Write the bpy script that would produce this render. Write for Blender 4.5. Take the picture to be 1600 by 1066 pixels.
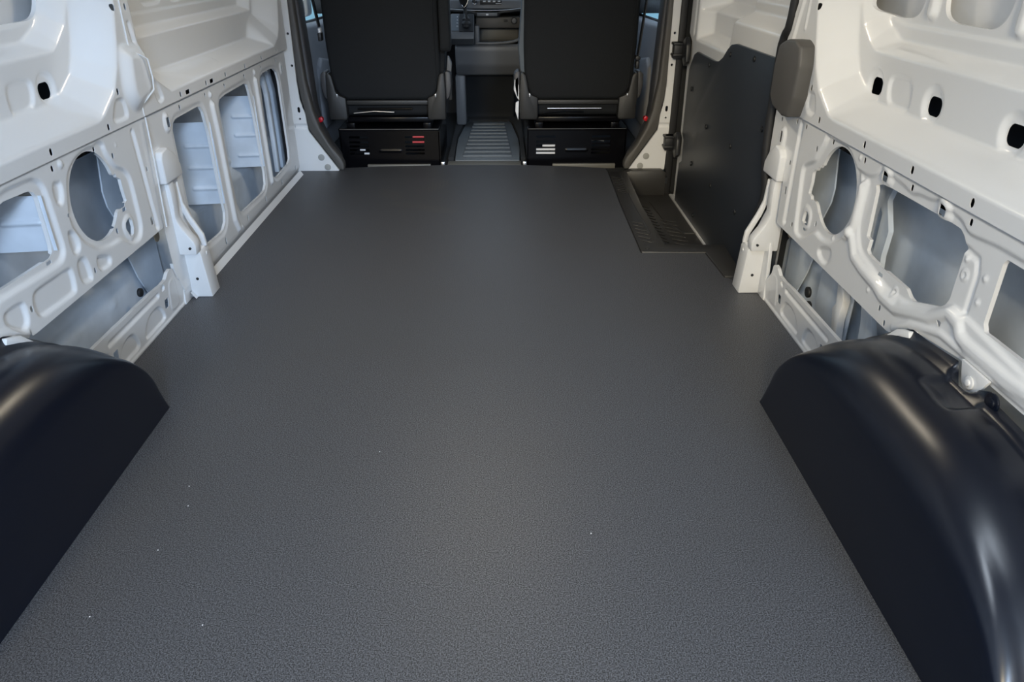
import bpy, bmesh, math, random
import numpy as np
from mathutils import Matrix, Vector

for o in list(bpy.data.objects): bpy.data.objects.remove(o, do_unlink=True)
SC = bpy.context.scene
COL = SC.collection

# ------------------------------------------------------------------ camera
cam = bpy.data.cameras.new('camera'); cam_o = bpy.data.objects.new('camera', cam); COL.objects.link(cam_o)
cam.sensor_width = 36; cam.lens = 36*1150/1600; cam.clip_start = .02; cam.clip_end = 200
PITCH, YAW = math.radians(28.06), math.radians(.967)
Fw = Vector((math.sin(YAW)*math.cos(PITCH), math.cos(YAW)*math.cos(PITCH), -math.sin(PITCH)))
Rt = Vector((math.cos(YAW), -math.sin(YAW), 0)); Up = Rt.cross(Fw)
cam_o.matrix_world = Matrix(((Rt.x, Up.x, -Fw.x, .075), (Rt.y, Up.y, -Fw.y, 0), (Rt.z, Up.z, -Fw.z, .963), (0, 0, 0, 1)))
SC.camera = cam_o

# ------------------------------------------------------------------ world and light
W = bpy.data.worlds.new('overcast_sky'); SC.world = W; W.use_nodes = True
bg = W.node_tree.nodes['Background']; bg.inputs[0].default_value = (.64, .79, 1.0, 1); bg.inputs[1].default_value = 1.0
def area(name, loc, target, size, power, color):
    l = bpy.data.lights.new(name, 'AREA'); l.shape = 'DISK'; l.size = size; l.energy = power; l.color = color
    o = bpy.data.objects.new(name, l); COL.objects.link(o); o.location = loc
    o.rotation_euler = (Vector(target)-Vector(loc)).to_track_quat('-Z', 'Y').to_euler(); return o
area('added_rear_fill', (-1.5, -6.0, 2.9), (.6, 2.0, .5), 1.3, 250, (1, .84, .56))  # warm fill light added behind the van to tint the right wall
area('added_rear_fill', (1.7, -5.6, 2.9), (-.6, 2.0, .5), 1.3, 270, (.56, .74, 1))  # cool fill light added behind the van to tint the left wall
SC.view_settings.view_transform = 'Standard'; SC.view_settings.look = 'None'
SC.view_settings.gamma = 1; SC.view_settings.use_curve_mapping = False
SC.view_settings.exposure = .60

# ------------------------------------------------------------------ materials
def mat(name, color, rough=.5, metal=0, coat=0, spec=.5, noise=None, bump=None, emit=None, sheen=0):
    m = bpy.data.materials.new(name); m.use_nodes = True; nt = m.node_tree; b = nt.nodes['Principled BSDF']
    b.inputs['Base Color'].default_value = (*color, 1); b.inputs['Roughness'].default_value = rough
    b.inputs['Metallic'].default_value = metal; b.inputs['Coat Weight'].default_value = coat
    b.inputs['Coat Roughness'].default_value = .06; b.inputs['Specular IOR Level'].default_value = spec
    b.inputs['Sheen Weight'].default_value = sheen
    tc = nt.nodes.new('ShaderNodeTexCoord')
    if noise:
        sc, amt = noise[:2]
        n = nt.nodes.new('ShaderNodeTexNoise'); n.inputs['Scale'].default_value = sc; n.inputs['Detail'].default_value = 3
        r = nt.nodes.new('ShaderNodeValToRGB'); e = r.color_ramp.elements
        e[0].position = .35; e[1].position = .65
        e[0].color = (*[c*(1-amt) for c in color], 1); e[1].color = (*[min(1, c*(1+amt)) for c in color], 1)
        nt.links.new(tc.outputs['Object'], n.inputs['Vector']); nt.links.new(n.outputs['Fac'], r.inputs['Fac']); nt.links.new(r.outputs['Color'], b.inputs['Base Color'])
    if bump:
        n = nt.nodes.new('ShaderNodeTexNoise'); n.inputs['Scale'].default_value = bump[0]; n.inputs['Detail'].default_value = 2
        bp = nt.nodes.new('ShaderNodeBump'); bp.inputs['Strength'].default_value = bump[1]; bp.inputs['Distance'].default_value = bump[2]
        nt.links.new(tc.outputs['Object'], n.inputs['Vector']); nt.links.new(n.outputs['Fac'], bp.inputs['Height']); nt.links.new(bp.outputs['Normal'], b.inputs['Normal'])
    if emit:
        b.inputs['Emission Color'].default_value = (*emit[0], 1); b.inputs['Emission Strength'].default_value = emit[1]
    return m
PAINT = mat('white_car_paint', (.78, .78, .775), .34, coat=.55)
PRIMER = mat('grey_primer_steel', (.60, .66, .73), .40, noise=(9, .10))
LINER = mat('black_moulded_plastic', (.002, .004, .011), .30, spec=.55)
BLACK = mat('black_plastic', (.012, .013, .015), .45)
RUBBER = mat('black_rubber', (.014, .014, .015), .55)
STEPM = mat('step_rubber', (.030, .029, .028), .42, bump=(700, .2, .0005))
FABRIC = mat('black_seat_fabric', (.006, .0075, .0095), .85, noise=(420, .35), bump=(900, .4, .001))
SEATPL = mat('seat_plastic', (.018, .018, .018), .5)
GREYTRIM = mat('grey_trim_plastic', (.060, .060, .064), .5, bump=(800, .15, .0004))
DASH = mat('dash_plastic', (.135, .14, .148), .45, bump=(800, .15, .0004))
DOORPL = mat('door_plastic', (.20, .205, .22), .5)
WARMTRIM = mat('taupe_trim_plastic', (.085, .080, .074), .5, bump=(800, .15, .0004))
BOARD = mat('charcoal_trim_board', (.030, .035, .043), .38, bump=(500, .15, .0004))
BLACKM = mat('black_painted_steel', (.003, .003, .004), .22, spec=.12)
STEEL = mat('bare_steel', (.55, .55, .55), .3, metal=1)
ALU = mat('aluminium_strip', (.17, .165, .145), .5, metal=.2)
PLUG = mat('grey_plug', (.36, .36, .34), .6)
RED = mat('red_lens', (.5, .01, .02), .25)
REDC = mat('red_cable', (.55, .05, .06), .4)
WHITEP = mat('white_plastic', (.75, .76, .78), .4)
CHROME = mat('chrome', (.8, .8, .8), .12, metal=1)
MATGREY = mat('grey_ribbed_rubber', (.115, .135, .155), .55)
CARPET = mat('dark_carpet', (.016, .018, .021), .9, noise=(500, .3))
GROUND = mat('asphalt', (.16, .16, .165), .85, noise=(30, .2))
TEAL = mat('teal_glass_cladding', (.40, .66, .72), .3)
FACADE = mat('facade_frames', (.55, .58, .60), .5)
ADDED_LAMP = mat('added_lamp_lens', (.9, .88, .8), .4, emit=((1, .88, .68), 50))

ADDED_LAMP2 = mat('added_cool_lens', (.9, .9, .9), .4, emit=((.78, .88, 1), 30))

def floor_mat():
    m = bpy.data.materials.new('speckled_vinyl_floor'); m.use_nodes = True; nt = m.node_tree; b = nt.nodes['Principled BSDF']
    N = nt.nodes.new; L = nt.links.new
    tc = N('ShaderNodeTexCoord')
    n = N('ShaderNodeTexNoise'); n.inputs['Scale'].default_value = 420; n.inputs['Detail'].default_value = 2; L(tc.outputs['Object'], n.inputs['Vector'])
    r = N('ShaderNodeValToRGB'); e = r.color_ramp.elements
    e[0].position = .38; e[0].color = (.014, .0148, .0165, 1); e[1].position = .68; e[1].color = (.142, .146, .160, 1)
    L(n.outputs['Fac'], r.inputs['Fac'])
    # dusty scuffs from shoes near the seats
    n2 = N('ShaderNodeTexNoise'); n2.inputs['Scale'].default_value = 2.2; n2.inputs['Detail'].default_value = 4; L(tc.outputs['Object'], n2.inputs['Vector'])
    mx = N('ShaderNodeMix'); mx.data_type = 'RGBA'; mx.inputs[7].default_value = (.055, .052, .048, 1)
    mr = N('ShaderNodeMapRange'); mr.inputs[1].default_value = .5; mr.inputs[2].default_value = .8; mr.inputs[4].default_value = .25
    L(n2.outputs['Fac'], mr.inputs[0]); L(mr.outputs[0], mx.inputs[0]); L(r.outputs['Color'], mx.inputs[6]); L(mx.outputs[2], b.inputs['Base Color'])
    # faint dusty shoe prints in front of the seats
    cur = mx.outputs[2]
    for (x, y, a) in ((-.41, 3.20, .5), (-.31, 3.05, 1.2), (-.175, 2.98, 1.1), (-.21, 3.33, -.4)):
        mp = N('ShaderNodeMapping'); mp.vector_type = 'TEXTURE'; mp.inputs['Location'].default_value = (x, y, 0); mp.inputs['Rotation'].default_value = (0, 0, a); mp.inputs['Scale'].default_value = (.045, .10, 1)
        L(tc.outputs['Object'], mp.inputs['Vector'])
        ln = N('ShaderNodeVectorMath'); ln.operation = 'LENGTH'; L(mp.outputs[0], ln.inputs[0])
        r1 = N('ShaderNodeMapRange'); r1.inputs[1].default_value = 1.0; r1.inputs[2].default_value = .8; L(ln.outputs['Value'], r1.inputs[0])
        wv = N('ShaderNodeTexWave'); wv.inputs['Scale'].default_value = 1.6; wv.inputs['Distortion'].default_value = 3; wv.bands_direction = 'DIAGONAL'; L(mp.outputs[0], wv.inputs['Vector'])
        ml = N('ShaderNodeMath'); ml.operation = 'MULTIPLY'; L(r1.outputs[0], ml.inputs[0]); L(wv.outputs['Fac'], ml.inputs[1])
        m2 = N('ShaderNodeMath'); m2.operation = 'MULTIPLY'; m2.inputs[1].default_value = .30; L(ml.outputs[0], m2.inputs[0])
        mm = N('ShaderNodeMix'); mm.data_type = 'RGBA'; mm.inputs[7].default_value = (.12, .115, .10, 1); L(m2.outputs[0], mm.inputs[0]); L(cur, mm.inputs[6]); cur = mm.outputs[2]
    L(cur, b.inputs['Base Color'])
    b.inputs['Roughness'].default_value = .47; b.inputs['Specular IOR Level'].default_value = .5
    bp = N('ShaderNodeBump'); bp.inputs['Strength'].default_value = .35; bp.inputs['Distance'].default_value = .0012
    n3 = N('ShaderNodeTexNoise'); n3.inputs['Scale'].default_value = 330; L(tc.outputs['Object'], n3.inputs['Vector']); L(n3.outputs['Fac'], bp.inputs['Height']); L(bp.outputs['Normal'], b.inputs['Normal'])
    return m
FLOOR = floor_mat()
def glass_mat():
    m = bpy.data.materials.new('window_glass'); m.use_nodes = True; nt = m.node_tree; nt.nodes.clear(); N = nt.nodes.new
    o = N('ShaderNodeOutputMaterial'); t = N('ShaderNodeBsdfTransparent'); t.inputs[0].default_value = (.95, .98, .98, 1)
    g = N('ShaderNodeBsdfGlossy'); g.inputs['Roughness'].default_value = .02
    x = N('ShaderNodeMixShader'); x.inputs[0].default_value = .07; nt.links.new(t.outputs[0], x.inputs[1]); nt.links.new(g.outputs[0], x.inputs[2]); nt.links.new(x.outputs[0], o.inputs[0])
    return m
GLASS = glass_mat()

# ------------------------------------------------------------------ scene graph helpers
def tag(o, label, cat=None, kind=None, group=None):
    o['label'] = label
    if cat: o['category'] = cat
    if kind: o['kind'] = kind
    if group: o['group'] = group
    return o
def thing(name, loc, label, cat, kind=None, group=None):
    o = bpy.data.objects.new(name, None); o.empty_display_size = .05; COL.objects.link(o); o.location = loc
    return tag(o, label, cat, kind, group)
def link(name, me, m, parent=None, smooth=True, angle=35):
    o = bpy.data.objects.new(name, me); COL.objects.link(o); me.materials.append(m)
    if smooth:
        me.polygons.foreach_set('use_smooth', [True]*len(me.polygons))
        if angle: me.set_sharp_from_angle(angle=math.radians(angle))
    if parent is not None:
        o.parent = parent
        o.matrix_parent_inverse = Matrix.Translation(-parent.location)
    return o
def raw(name, V, F, m, parent=None, smooth=True, angle=35):
    me = bpy.data.meshes.new(name); me.from_pydata([tuple(map(float, v)) for v in V], [], F); me.update()
    return link(name, me, m, parent, smooth, angle)
def from_bm(name, bm, m, parent=None, angle=35):
    bmesh.ops.recalc_face_normals(bm, faces=bm.faces)
    me = bpy.data.meshes.new(name); bm.to_mesh(me); bm.free()
    return link(name, me, m, parent, True, angle)
def add_prism(bm, pts, axis, a, b, bevel=0, seg=2, fn=None):
    i = 'xyz'.index(axis)
    def P(p, c): q = list(p); q.insert(i, c); return q
    A = [bm.verts.new(P(p, a)) for p in pts]; B = [bm.verts.new(P(p, b)) for p in pts]
    n = len(pts); fs = [bm.faces.new(A), bm.faces.new(B[::-1])]
    for k in range(n): fs.append(bm.faces.new((A[k], B[k], B[(k+1) % n], A[(k+1) % n])))
    bmesh.ops.recalc_face_normals(bm, faces=fs)
    vs = A+B
    if bevel:
        es = list({e for f in fs for e in f.edges})
        r = bmesh.ops.bevel(bm, geom=es, offset=bevel, segments=seg, profile=.5, affect='EDGES', clamp_overlap=True)
        vs = list({v for v in r['verts']} | {v for v in vs if v.is_valid})
    if fn:
        for v in vs:
            if v.is_valid: v.co = Vector(fn(*v.co))
def prism(name, pts, axis, a, b, m, parent=None, bevel=0, seg=2, fn=None, angle=35):
    bm = bmesh.new(); add_prism(bm, pts, axis, a, b, bevel, seg, fn); return from_bm(name, bm, m, parent, angle)
def box(name, x0, x1, y0, y1, z0, z1, m, parent=None, bevel=0, seg=2, fn=None, angle=35):
    return prism(name, [(x0, y0), (x1, y0), (x1, y1), (x0, y1)], 'z', z0, z1, m, parent, bevel, seg, fn, angle)
def add_tube(bm, pts, r, n=8, closed=False):
    pts = [Vector(p) for p in pts]; rings = []
    for k, p in enumerate(pts):
        t = (pts[min(k+1, len(pts)-1)]-pts[max(k-1, 0)]).normalized()
        u = t.orthogonal().normalized() if k == 0 else (rings_u - t*rings_u.dot(t)).normalized()
        rings_u = u; v = t.cross(u); rr = r[k] if isinstance(r, (list, tuple)) else r
        rings.append([bm.verts.new(p+(u*math.cos(2*math.pi*j/n)+v*math.sin(2*math.pi*j/n))*rr) for j in range(n)])
    for a, b in zip(rings, rings[1:]):
        for j in range(n): bm.faces.new((a[j], a[(j+1) % n], b[(j+1) % n], b[j]))
    bm.faces.new(rings[0][::-1]); bm.faces.new(rings[-1])
def tube(name, pts, r, m, parent=None, n=8):
    bm = bmesh.new(); add_tube(bm, pts, r, n); return from_bm(name, bm, m, parent, 50)
def curve_pts(pts, n=6):
    """Catmull-Rom through the points"""
    P = [Vector(p) for p in pts]; P = [P[0]*2-P[1]]+P+[P[-1]*2-P[-2]]; out = []
    for i in range(1, len(P)-2):
        for k in range(n):
            t = k/n; a, b, c, d = P[i-1:i+3]
            out.append(.5*((2*b)+(c-a)*t+(2*a-5*b+4*c-d)*t*t+(3*b-a-3*c+d)*t**3))
    return out+[P[-2]]
def disc(name, c, r, axis, h, m, parent=None, n=20, bevel=0):
    i = 'xyz'.index(axis); k = [j for j in range(3) if j != i]
    pts = [(c[k[0]]+r*math.cos(2*math.pi*j/n), c[k[1]]+r*math.sin(2*math.pi*j/n)) for j in range(n)]
    return prism(name, pts, axis, c[i], c[i]+h, m, parent, bevel)
def text(name, s, size, M, m, parent, depth=.0006):
    cu = bpy.data.curves.new(name, 'FONT'); cu.body = s; cu.size = size; cu.align_x = 'CENTER'; cu.align_y = 'CENTER'; cu.extrude = depth
    t = bpy.data.objects.new(name, cu); me = bpy.data.meshes.new_from_object(t); bpy.data.objects.remove(t)
    me.transform(M); return link(name, me, m, parent, False)

# ------------------------------------------------------------------ pressed sheet metal
def sd_poly(Y, Z, P):
    P = np.asarray(P, float); d = np.full(Y.shape, 1e9); s = np.ones(Y.shape); n = len(P)
    for i in range(n):
        a = P[i]; b = P[i-1]; ey, ez = b-a; wy = Y-a[0]; wz = Z-a[1]
        t = np.clip((wy*ey+wz*ez)/(ey*ey+ez*ez+1e-12), 0, 1)
        d = np.minimum(d, (wy-ey*t)**2+(wz-ez*t)**2)
        c1 = Z >= a[1]; c2 = Z < b[1]; c3 = ey*wz > ez*wy
        f = (c1 & c2 & c3) | (~c1 & ~c2 & ~c3); s = np.where(f, -s, s)
    return s*np.sqrt(d)
def rnd(P, it=2):
    """cut the corners of an outline so that pressings have round corners"""
    P = np.asarray(P, float)
    for _ in range(it):
        N = np.roll(P, -1, 0); L = np.linalg.norm(N-P, axis=1, keepdims=True); k = np.minimum(.25, .012/np.maximum(L, 1e-6)); Q = np.empty((len(P)*2, 2)); Q[0::2] = P+(N-P)*k; Q[1::2] = N-(N-P)*k; P = Q
    return P
def sm(t): t = np.clip(t, 0, 1); return t*t*(3-2*t)
def ramp(t): t = np.clip(t, 0, 1); return .75*t+.25*t*t*(3-2*t)
def smin(a, b, k): h = np.clip(.5+.5*(b-a)/k, 0, 1); return np.clip(b*(1-h)+a*h-k*h*(1-h), 0, 1)

class Sheet:
    def __init__(s, ys, zs, base=0.):
        s.ys, s.zs = np.asarray(ys, float), np.asarray(zs, float)
        s.Y, s.Z = np.meshgrid(s.ys, s.zs, indexing='ij'); s.D = np.full(s.Y.shape, float(base)); s.K = np.full(s.Y.shape, 1.); s.rd = {}; s.thin = np.zeros(s.Y.shape, bool)
    def win(s, P, m):
        P = np.asarray(P, float)
        a, b = np.searchsorted(s.ys, [P[:, 0].min()-m, P[:, 0].max()+m]); c, d = np.searchsorted(s.zs, [P[:, 1].min()-m, P[:, 1].max()+m])
        return slice(a, b), slice(c, d)
    def emb(s, P, h, w=.012, r=0):
        P = rnd(P); i = s.win(P, w+r+.01); s.D[i] += h*sm(.5-(sd_poly(s.Y[i], s.Z[i], P)-r)/w)
    def line(s, P, h, w=.008):
        i = s.win(P, w+.01); d = np.full(s.Y[i].shape, 9.)
        P = np.asarray(P, float)
        for a, b in zip(P, P[1:]):
            e = b-a; t = np.clip(((s.Y[i]-a[0])*e[0]+(s.Z[i]-a[1])*e[1])/(e@e), 0, 1)
            d = np.minimum(d, np.hypot(s.Y[i]-a[0]-e[0]*t, s.Z[i]-a[1]-e[1]*t))
        s.D[i] += h*sm(1.35-1.35*d/w)
    def dot(s, c, r, h, w=.006):
        i = s.win([c], r+w+.01); s.D[i] += h*sm(.5-(np.hypot(s.Y[i]-c[0], s.Z[i]-c[1])-r)/w)
    def hole(s, P, r=0, soft=False):
        if soft: P = rnd(P, 3)
        i = s.win(P, .05+r); s.K[i] = np.minimum(s.K[i], sd_poly(s.Y[i], s.Z[i], P)-r)
    def round(s, c, r, e=1.0):
        i = s.win([c], r*2+.05); s.K[i] = np.minimum(s.K[i], np.hypot((s.Y[i]-c[0])/e, s.Z[i]-c[1])-r)
    def slot(s, c, hy, hz, r=.002):
        s.thin[s.win([c], max(hy, hz)+.006)] = True
        i = s.win([c], .05); qy = np.abs(s.Y[i]-c[0])-hy+r; qz = np.abs(s.Z[i]-c[1])-hz+r
        s.K[i] = np.minimum(s.K[i], np.hypot(np.maximum(qy, 0), np.maximum(qz, 0))+np.minimum(np.maximum(qy, qz), 0)-r)
    def keep(s, P): s.K = np.minimum(s.K, -sd_poly(s.Y, s.Z, P))
    def build(s, name, m, parent, pos, flip=False, rim=.006, angle=60):
        ny, nz = s.K.shape; ins = s.K > 0
        idx = -np.ones((ny, nz), int); idx[ins] = np.arange(ins.sum())
        V = np.stack([s.Y[ins], s.Z[ins], s.D[ins]], 1).tolist()
        c = ins[:-1, :-1].astype(int)+ins[1:, :-1]+ins[1:, 1:]+ins[:-1, 1:]
        i, j = np.nonzero(c == 4)
        F = np.stack([idx[i, j], idx[i+1, j], idx[i+1, j+1], idx[i, j+1]], 1).tolist()
        cut = {}; rims = []; thin = set()
        def cv(a, b):
            if ins[b]: a, b = b, a
            k = (a, b)
            if k not in cut:
                t = min(.97, max(.03, s.K[a]/(s.K[a]-s.K[b])))
                V.append([s.Y[a]*(1-t)+s.Y[b]*t, s.Z[a]*(1-t)+s.Z[b]*t, s.D[a]*(1-t)+s.D[b]*t]); cut[k] = len(V)-1
                if s.thin[a]: thin.add(len(V)-1)
            return cut[k]
        i, j = np.nonzero((c > 0) & (c < 4))
        for a, b in zip(i.tolist(), j.tolist()):
            cs = [(a, b), (a+1, b), (a+1, b+1), (a, b+1)]; poly = []; ex = None; first = None
            for k in range(4):
                p, q = cs[k], cs[(k+1) % 4]
                if ins[p]: poly.append(int(idx[p]))
                if ins[p] != ins[q]:
                    v = cv(p, q); poly.append(v)
                    if ins[p]: ex = v
                    else:
                        if ex is not None: rims.append((ex, v)); ex = None
                        else: first = v
            if ex is not None and first is not None: rims.append((ex, first))
            F.append(poly)
        if rim:
            rv = {}
            def R(v, d):
                if (v, d) not in rv: V.append([V[v][0], V[v][1], V[v][2]+d*(.15 if v in thin else 1)]); rv[v, d] = len(V)-1
                return rv[v, d]
            for a, b in rims: F.append([R(b, 0), R(a, 0), R(a, rim), R(b, rim)])
        V = np.array(V); X = np.stack(pos(V[:, 0], V[:, 1], V[:, 2]), 1)
        if flip: F = [f[::-1] for f in F]
        return raw(name, X.tolist(), F, m, parent, True, angle)
def wallpos(side): return lambda y, z, d: (side*(.88+d), y, z)
def rng(a, b, st): return np.linspace(a, b, int(round((b-a)/st))+1)

# ================================================================== the setting: floor, shell
fl = [(-.90, -.15), (.90, -.15), (.90, 2.115), (.832, 2.235), (.818, 2.244), (.809, 2.466), (.58, 2.470), (.588, 3.04), (.604, 3.56), (.60, 3.63), (.40, 3.672), (.20, 3.692), (0, 3.702), (-.19, 3.70), (-.45, 3.685), (-.69, 3.655), (-.88, 3.62), (-.90, 3.62)]
tag(prism('floor', fl, 'z', -.012, 0, FLOOR, bevel=.0015, seg=1), 'dark speckled vinyl load floor of the van', 'floor', 'structure')
tag(box('cab_floor', -.9, .9, 3.56, 5.3, -.06, -.03, CARPET), 'dark carpeted cab floor beneath the two seats', 'floor', 'structure')
tag(box('ground', -30, 30, -25, 40, -.78, -.70, GROUND), 'grey asphalt yard outside the van', 'ground', 'structure')

wl = thing('wall_left', (-.88, 1.8, 0), 'white pressed steel side wall with three open bays toward the cab', 'wall', 'structure')
wr = thing('wall_right', (.88, 1.2, 0), 'white pressed steel side wall behind the sliding door opening', 'wall', 'structure')
ce = thing('ceiling', (0, 1.8, 1.52), 'white steel van roof with cross ribs', 'roof', 'structure')
box('roof_skin', -1.03, 1.03, -.15, 4.55, 1.52, 1.55, PAINT, ce)
for k in range(5): box('roof_rib', -.95, .95, .35+k*.75, .45+k*.75, 1.48, 1.525, PAINT, ce, bevel=.01)

def recess_rear(s, rear):
    """deep window recess behind the pillar, two steps"""
    J = [(-.3, .40), (1.60, .40), (1.74, .575), (1.84, .608), (1.915, .65), (1.955, .70), (1.98, .75), (2.015, .845), (2.03, 1.0), (2.03, 1.42), (-.3, 1.42)]
    q = smin(ramp((s.Z-.600)/.050), ramp(-sd_poly(s.Y, s.Z, J)/.066), .08)
    s.D += .08*q
    J2 = [(-.3, .50), (1.68, .50), (1.80, .735), (1.865, .765), (1.915, .80), (1.95, .855), (1.965, .95), (1.965, 1.36), (-.3, 1.36)]
    q2 = smin(ramp((s.Z-.752)/.028), ramp(-sd_poly(s.Y, s.Z, J2)/.05), .10)
    s.D += .04*q2
    s.emb([(-.3, .812), (1.80, .812), (1.865, .825), (1.905, .85), (1.92, .90), (1.92, 1.3), (-.3, 1.3)], .004, .008)
ZU = np.r_[rng(.566, .93, .004), np.linspace(.95, 1.52, 20)]

# ---- left wall upper panel
s = Sheet(rng(-.15, 3.56, .0045), ZU, -.003)
recess_rear(s, True)
J = [(2.10, 1.35), (2.10, .754), (2.12, .69), (2.167, .640), (2.243, .60), (2.30, .40), (3.28, .40), (3.36, .60), (3.43, .625), (3.465, .66), (3.505, .768), (3.53, .95), (3.53, 1.35)]
JB = sd_poly(s.Y, s.Z, J)
wy = np.where(s.Y > 2.8, .12, .03)
q = smin(ramp((s.Z-.598)/.046), ramp(-JB/wy), .10); s.D += .08*q
J2 = [(2.16, 1.30), (2.16, .62), (3.31, .62), (3.36, .76), (3.40, .85), (3.40, 1.30)]
q2 = smin(ramp((s.Z-.738)/.024), ramp(-sd_poly(s.Y, s.Z, J2)/.05), .2); s.D += .04*q2
s.emb([(2.17, .795), (3.30, .795), (3.34, .83), (3.36, 1.25), (2.17, 1.25)], .004, .008)
for a, b in ((2.43, 2.60), (2.64, 2.78), (2.90, 3.10)):
    s.emb([(a, 1.2), (a, .835), (a+.03, .812), (b-.03, .812), (b, .835), (b, 1.2)], .008, .008)
s.emb([(2.33, .640), (2.45, .605), (2.75, .622), (2.74, .627), (2.47, .632)], -.006, .02)      # long dent on the ledge
s.emb([(1.993, .737), (2.10, .725), (2.108, .699), (2.102, .634), (2.09, .617), (2.016, .598), (1.988, .609), (1.972, .64)], -.020, .044)
s.emb([(1.876, .589), (1.91, .63), (1.935, .631), (1.955, .625), (1.958, .586), (1.943, .58), (1.888, .582)], .006, .008)
s.emb([(2.13, .639), (2.15, .64), (2.166, .633), (2.186, .589), (2.173, .584), (2.147, .581)], .006, .008)
s.line([(2.071, .79), (2.08, .752)], .006, .012)
s.emb([(1.618, .66), (1.63, .651), (1.69, .651), (1.71, .665), (1.718, .70), (1.70, .712), (1.635, .712), (1.62, .70)], .006, .009)
s.dot((1.768, .682), .034, .007, .016); s.slot((1.768, .677), .024, .018, .014)
s.hole([(1.45, .835), (1.47, .82), (1.82, .818), (1.850, .820), (1.874, .830), (1.89, .845), (1.900, .865), (1.904, .89), (1.905, 1.25), (1.45, 1.25)], 0, True)
s.hole([(.9, .83), (1.36, .82), (1.36, 1.25), (.9, 1.25)], .01)
for p in ((1.584, .582), (1.844, .579), (1.931, .648), (2.01, .835), (2.072, .833), (2.305, .579), (2.523, .578), (2.714, .577), (2.936, .576), (3.155, .578), (3.386, .578), (2.128, .655)): s.slot(p, .0055, .0085, .005)
for p in ((2.361, .577), (2.574, .577)): s.slot(p, .016, .0065, .001)
s.build('upper_panel', PAINT, wl, wallpos(-1), rim=.010)

# ---- left lower panel beside the rear half
PB = [(2.046, .575), (2.02, .262), (1.36, .262), (1.33, .266), (1.29, .292), (1.25, .305), (1.12, .322), (.0, .33), (-.2, .30), (-.2, .575)]
def lower_common(s):
    s.keep(PB)
    s.line([(1.97, .537), (1.985, .277)], .007, .014)
    s.line([(1.34, .275), (1.29, .305), (1.19, .335), (.3, .345)], -.004, .01)
s = Sheet(rng(-.15, 2.05, .0035), rng(.255, .564, .0035), .004)
lower_common(s)
s.emb([(1.298, .542), (1.385, .542), (1.418, .549), (1.512, .546), (1.538, .523), (1.543, .372), (1.516, .356), (1.341, .366), (1.204, .371)], .007, .012)
s.hole([(1.16, .52), (1.298, .522), (1.375, .522), (1.407, .529), (1.488, .525), (1.506, .518), (1.513, .505), (1.510, .40), (1.506, .385), (1.49, .378), (1.351, .380), (1.16, .384)])
s.emb([(1.63, .519), (1.675, .543), (1.727, .553), (1.773, .549), (1.791, .557), (1.815, .546), (1.813, .529), (1.841, .483), (1.887, .463), (1.905, .436), (1.904, .307), (1.88, .279), (1.829, .284), (1.789, .316), (1.74, .315), (1.673, .329), (1.623, .366), (1.597, .414), (1.597, .437)], .007, .012)
s.round((1.728, .441), .105)
s.hole([(1.80, .490), (1.815, .474), (1.826, .474), (1.834, .463), (1.846, .466), (1.850, .454), (1.865, .446), (1.865, .417), (1.869, .388), (1.855, .384), (1.851, .378), (1.82, .379), (1.807, .374), (1.79, .361), (1.742, .374), (1.746, .463)])
s.emb([(1.852, .358), (1.82, .345), (1.815, .32), (1.838, .288), (1.858, .292), (1.873, .317), (1.873, .345)], -.004, .008)
s.hole([(1.852, .348), (1.829, .341), (1.824, .327), (1.838, .3), (1.854, .302), (1.863, .317), (1.863, .337)])
for P in ([(1.567, .516), (1.586, .516), (1.6, .51), (1.59, .475), (1.574, .468), (1.562, .484)], [(1.571, .406), (1.585, .404), (1.599, .394), (1.603, .36), (1.582, .351), (1.569, .362)],
          [(1.571, .337), (1.61, .336), (1.617, .279), (1.602, .278), (1.569, .285)], [(1.652, .318), (1.711, .298), (1.711, .277), (1.652, .279)],
          [(1.395, .339), (1.535, .335), (1.546, .327), (1.541, .283), (1.529, .278), (1.395, .283), (1.386, .307)], [(1.294, .336), (1.308, .34), (1.353, .337), (1.36, .328), (1.357, .292), (1.335, .282), (1.32, .291), (1.291, .319)]):
    s.emb(P, .007, .010)
for p in ((1.582, .547), (1.777, .542), (1.843, .51), (2.002, .434), (1.785, .335), (1.375, .313), (1.632, .291), (1.347, .269)): s.slot(p, .0045, .007, .004)
for p in ((1.485, .370), (1.845, .371), (1.597, .440)): s.slot(p, .010, .004, .002)
s.slot((1.963, .301), .008, .011, .001)
s.dot((1.615, .548), .008, -.004); s.dot((1.87, .53), .004, -.002)
s.build('inner_panel', PAINT, wl, wallpos(-1), rim=.008)

# ---- left front panel with the three bays
s = Sheet(rng(2.028, 3.53, .0045), rng(.0, .564, .004), .006)
s.D += .012*sm((.05-s.Z)/.05)
s.keep([(2.02, .57), (2.02, .26), (2.03, .12), (2.09, .0), (3.53, .0), (3.53, .57)])
BAYS = [[(2.226, .256), (2.228, .49), (2.24, .508), (2.262, .516), (2.442, .518), (2.468, .513), (2.484, .495), (2.50, .42), (2.506, .20), (2.511, .146), (2.495, .115), (2.465, .098), (2.437, .096), (2.304, .102), (2.275, .112), (2.261, .128)],
        [(2.625, .352), (2.632, .49), (2.65, .504), (2.706, .510), (2.935, .513), (2.965, .505), (2.975, .485), (2.993, .40), (3.008, .15), (2.998, .108), (2.97, .09), (2.928, .086), (2.69, .092), (2.655, .104), (2.635, .14)],
        [(3.118, .35), (3.13, .49), (3.145, .508), (3.18, .515), (3.291, .517), (3.344, .510), (3.381, .492), (3.398, .453), (3.404, .15), (3.395, .11), (3.357, .096), (3.16, .090), (3.12, .105), (3.104, .14)]]
for P in BAYS: s.emb(P, .004, .014, .012); s.hole(P)
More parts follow.
